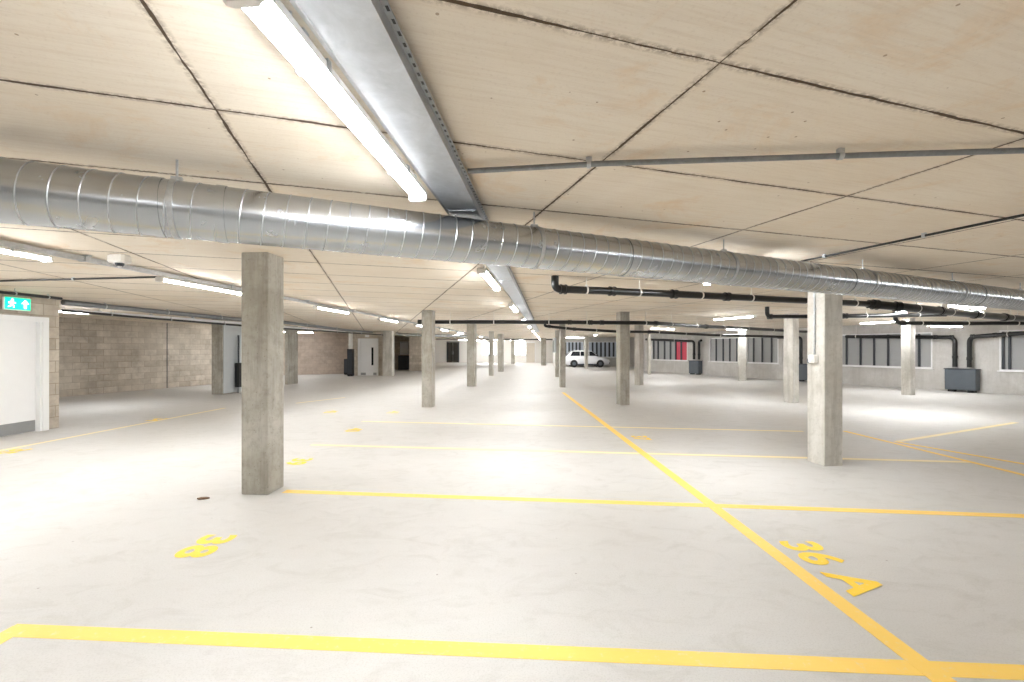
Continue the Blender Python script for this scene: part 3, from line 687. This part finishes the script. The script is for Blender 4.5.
# recess: black cabinet and white panel
p0=at(398,369.5,32.6); p1=at(411,355.5,32.6)
root=thing('cabinet',((p0.x+p1.x)/2,32.8,0),'low black double cabinet inside the dark recess','cabinet')
q=MB(); q.box(((p0.x+p1.x)/2,32.85,p1.z/2),(p1.x-p0.x,.5,p1.z),bev=.01); q.build('body',M['rubber'],root)
for s in (-1,1):
    q=MB(); q.box(((p0.x+p1.x)/2+s*.23,32.59,p1.z/2),(.44,.02,p1.z-.1)); q.build('door',M['dark'],root)
p0=at(400,355,33.1); p1=at(408.4,341.5,33.1)
root=thing('wall_panel',((p0.x+p1.x)/2,33.12,p0.z),'white panel on the wall above the black cabinet in the recess','panel')
q=MB(); q.box(((p0.x+p1.x)/2,33.12,(p0.z+p1.z)/2),(p1.x-p0.x,.08,p1.z-p0.z),bev=.01); q.build('board',M['white'],root)
q=MB(); q.box(((p0.x+p1.x)/2,33.075,p1.z-.05),(p1.x-p0.x-.06,.012,.03)); q.build('top_strip',M['kick'],root)
# galvanised bend near the fourth trunking light
run('service_pipe',[at(396,333.5,24.0),at(404,334.6,24.0),at(421,335,24.0),at(470,336,25)],.075,'galv','grey pipe below the lights right of the pale pier','pipe',(1.2,2.5),(.6,),'steel')
run('service_pipe',[at(436,338.4,44),at(470,338.9,44),at(540,339.2,44),at(556,339.3,44)],.10,'black','black pipe spanning the far end below the soffit','pipe',(2,5,8),(1.5,6),n=10)

# ------------------------------------------------------------------ markings
def stripe(p,q_,w,label,m='yellow',z=.0016):
    p=Vector((p[0],p[1],0)); q_=Vector((q_[0],q_[1],0)); d=(q_-p).normalized()
    q=MB(); q.box((p+q_)/2+Vector((0,0,z/2)),((q_-p).length,w,z),d)
    tag(q.build('painted_line',M[m]),label,'line','painted bay lines','thing')
A=fl(6,630); B=fl(1024,672.5)
stripe(A,B+(B-A)*.4,.105,'yellow bay line across the bottom of the picture, nearest of all')
c0=fl(12,632); stripe(c0+Vector((0,.05,0)),c0+Vector((.02,-2.6,0)),.105,'short yellow line leaving the bottom left corner','yellow',.0022)
A=fl(284.5,491.3); B=fl(1024,516); stripe(A,B+(B-A)*.6,.10,'yellow bay line running right from the nearest left column')
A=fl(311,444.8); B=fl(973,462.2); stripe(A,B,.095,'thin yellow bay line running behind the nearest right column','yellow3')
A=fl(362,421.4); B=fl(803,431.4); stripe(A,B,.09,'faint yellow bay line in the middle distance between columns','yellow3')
A=fl(937.5,676.5); B=fl(563,392.5); stripe(A+(A-B)*.04,B,.11,'long diagonal yellow line leading away from the lower right corner','yellow',.0026)
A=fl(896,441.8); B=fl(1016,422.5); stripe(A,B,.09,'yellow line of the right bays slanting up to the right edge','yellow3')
B=fl(1024,464); stripe(A,B+(B-A)*.8,.09,'yellow line from the right bay corner down to the right edge','yellow',.0022)
A=fl(844,431); B=fl(1024,475); stripe(A,B+(B-A)*.5,.09,'lower of the two close yellow lines at the right edge','yellow',.0019)
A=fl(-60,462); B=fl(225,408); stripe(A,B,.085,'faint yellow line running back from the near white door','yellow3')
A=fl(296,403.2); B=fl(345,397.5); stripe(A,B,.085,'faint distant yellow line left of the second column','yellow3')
def number(txt,x,y,h,label,rd=-90,sx=1.0):
    cu=bpy.data.curves.new('floor_number','FONT'); cu.body=txt; cu.size=1; cu.offset=.032; cu.resolution_u=6
    t=bpy.data.objects.new('tmp',cu); C.objects.link(t); bpy.context.view_layer.update()
    me=bpy.data.meshes.new_from_object(t.evaluated_get(bpy.context.evaluated_depsgraph_get())); C.objects.unlink(t); bpy.data.objects.remove(t)
    xs=[v.co.x for v in me.vertices]; ys=[v.co.y for v in me.vertices]; k=h/(max(ys)-min(ys)); x0,y0=min(xs),min(ys)
    for v in me.vertices: v.co=Vector(((v.co.x-x0)*k*sx,(v.co.y-y0)*k,.0016))
    me.name='floor_number'; me.materials.clear(); me.materials.append(M['yellow2'])
    o=bpy.data.objects.new('floor_number',me); C.objects.link(o); o.location=(x,y,.0016); o.rotation_euler=(0,0,R(rd)); tag(o,label,'number','painted bay numbers','thing')
    return (max(xs)-x0)*k*sx
number('36 A',2.09,3.50,.30,'yellow painted bay number 36A right of the long yellow line',sx=1.04)
number('38',-2.50,3.62,.275,'yellow painted bay number 38 left of the nearest left column',-90,1.15)
for x,y,t,lab in ((2.06,7.75,'37','distant yellow bay number right of the long line, before the second bay line'),(-7.55,6.75,'35','faint yellow number on the line nearest the white door'),(-7.78,9.7,'34','faint yellow number on the floor line beyond the white door'),(-3.02,6.15,'39','yellow number just right of the nearest left column'),(-3.1,8.5,'40','yellow number in the bay beyond the nearest left column'),(-2.98,10.8,'41','yellow number left of the second column'),(-4.5,10.9,'42','faint yellow number left of the farther bays')):
    number(t,x,y,.28,lab)
p=fl(203,499); q=MB(); q.prism([(-.055,-.01),(-.02,-.03),(.03,-.018),(.06,.012),(.02,.028),(-.03,.02)],p+Vector((0,0,.002)),Vector((1,0,0)),Vector((0,1,0)),.012)
tag(q.build('dry_leaf',M['debris']),'small dark dry leaf on the floor left of the nearest left column','leaf')

# ------------------------------------------------------------------ parked car (nose to the right)
def car():
    cxm,cy=6.25,37.45
    root=thing('car',(cxm,cy,0),'small white car parked behind the white column at the far wall','car')
    def X(u): return cxm+u
    # stations along the car: u, half width, z bottom, z top (lower body with bonnet)
    st=[(-1.90,.62,.42,.80),(-1.84,.76,.26,.90),(-1.55,.82,.20,.93),(-.9,.84,.18,.92),(0,.85,.18,.91),(.75,.84,.18,.90),(1.2,.82,.20,.84),(1.6,.77,.22,.74),(1.82,.66,.26,.64),(1.90,.50,.34,.54)]
    q=MB(); rings=[]
    for u,w,zb,zt in st:
        i=len(q.v); rings.append(i)
        for yy,zz in ((-w*.9,zb),(-w,zb+(zt-zb)*.3),(-w,zb+(zt-zb)*.75),(-w*.9,zt),(w*.9,zt),(w,zb+(zt-zb)*.75),(w,zb+(zt-zb)*.3),(w*.9,zb)): q.v.append(Vector((X(u),cy+yy,zz)))
    for a,b in zip(rings,rings[1:]):
        for k in range(8): q.f.append((a+k,b+k,b+(k+1)%8,a+(k+1)%8))
    q.f.append(tuple(rings[0]+k for k in range(8))); q.f.append(tuple(rings[-1]+k for k in range(7,-1,-1)))
    body=sub(q.build('body',M['carpaint'],root,True),root)
    rf=[(-1.72,.74,.90),(-1.35,.66,1.30),(-.9,.64,1.40),(-.1,.63,1.42),(.35,.64,1.36),(1.0,.74,.90)]
    q=MB(); i=len(q.v)
    pr=[(a,c) for a,_,c in rf]; 
    for s in (-1,1):
        for a,w,c in rf: q.v.append(Vector((X(a),cy+s*w,c)))
    n=len(rf); q.f.append(tuple(range(n-1,-1,-1))); q.f.append(tuple(range(n,2*n)))
    for k in range(n): q.f.append((k,(k+1)%n,n+(k+1)%n,n+k))
    q.build('cabin',M['carpaint'],root,True)
    for s in (-1,1):
        for (a0,a1,b0,b1) in ((-1.42,-.62,-1.22,-.62),(-.56,.10,-.56,.10),(.16,.82,.16,.40)):
            q=MB(); y0=cy+s*.735; y1=cy+s*.665
            pts=[(X(a0),y0,.95),(X(a1),y0,.95),(X(b1),y1,1.31),(X(b0),y1,1.31)]
            o=Vector((0,s*.012,0)); q.v=[Vector(p)-o*2 for p in pts]+[Vector(p)+o for p in pts]; q.f=[(3,2,1,0),(4,5,6,7),(0,1,5,4),(1,2,6,5),(2,3,7,6),(3,0,4,7)]
            q.build('side_window',M['carglass'],root)
        q=MB(); q.box((X(.78),cy+s*.86,.98),(.12,.16,.11),bev=.02); q.build('mirror',M['dark'],root)
        q=MB(); q.box((X(0),cy+s*.835,.24),(2.0,.04,.10)); q.build('sill',M['dark'],root)
        q=MB(); q.box((X(1.70),cy+s*.60,.62),(.22,.18,.10),bev=.02); q.build('headlight',M['whiteplastic'],root)
        q=MB(); q.box((X(-1.83),cy+s*.60,.80),(.08,.2,.16),bev=.015); q.build('tail_light',M['red'],root)
        for u in (-1.12,1.05):
            c=Vector((X(u),cy+s*.78,.31)); q=MB(); q.tube([c-Vector((0,.09,0)),c-Vector((0,.06,0)),c+Vector((0,.06,0)),c+Vector((0,.09,0))],[.28,.31,.31,.28],28); w_=sub(q.build('wheel',M['rubber'],root,True),root)
            q=MB(); q.tube([c+Vector((0,s*.085,0)),c+Vector((0,s*.10,0))],[.15,.13],20); q.build('hub_cap',M['grey_box'],w_)
    q=MB(); q.v=[Vector((X(a),cy+b,c)) for a,b,c in ((.93,-.66,.95),(.93,.66,.95),(.42,.58,1.33),(.42,-.58,1.33))]; q.v+= [p+Vector((.03,0,.012)) for p in q.v]; q.f=[(3,2,1,0),(4,5,6,7),(0,1,5,4),(1,2,6,5),(2,3,7,6),(3,0,4,7)]; q.build('windscreen',M['carglass'],root)
    q=MB(); q.box((X(1.86),cy,.36),(.10,1.2,.12),bev=.03); q.build('front_bumper',M['dark'],root)
    q=MB(); q.box((X(-1.87),cy,.44),(.10,1.3,.16),bev=.03); q.build('rear_bumper',M['dark'],root)
car()

# ------------------------------------------------------------------ camera, world, view
cam=bpy.data.cameras.new('camera'); co=bpy.data.objects.new('camera',cam); C.objects.link(co)
cam.sensor_fit='HORIZONTAL'; cam.sensor_width=36; cam.lens=36*F/1024; cam.shift_y=(HY-341)/1024
co.location=(0,0,HC); co.rotation_euler=(R(90),0,0); cam.clip_start=.05; cam.clip_end=300
sc=bpy.context.scene; sc.camera=co
w=bpy.data.worlds.new('sky'); sc.world=w; w.use_nodes=True
bg=w.node_tree.nodes['Background']; bg.inputs[0].default_value=(.86,.93,1.0,1); bg.inputs[1].default_value=6.0
sc.view_settings.view_transform='Standard'; sc.view_settings.look='None'; sc.view_settings.gamma=1; sc.view_settings.use_curve_mapping=False
sc.view_settings.exposure=2.0
sc.cycles.use_denoising=True; sc.cycles.max_bounces=8; sc.cycles.diffuse_bounces=6; sc.cycles.glossy_bounces=4; sc.cycles.sample_clamp_indirect=8
for o in bpy.data.objects:
    if '_o' in o: del o['_o']
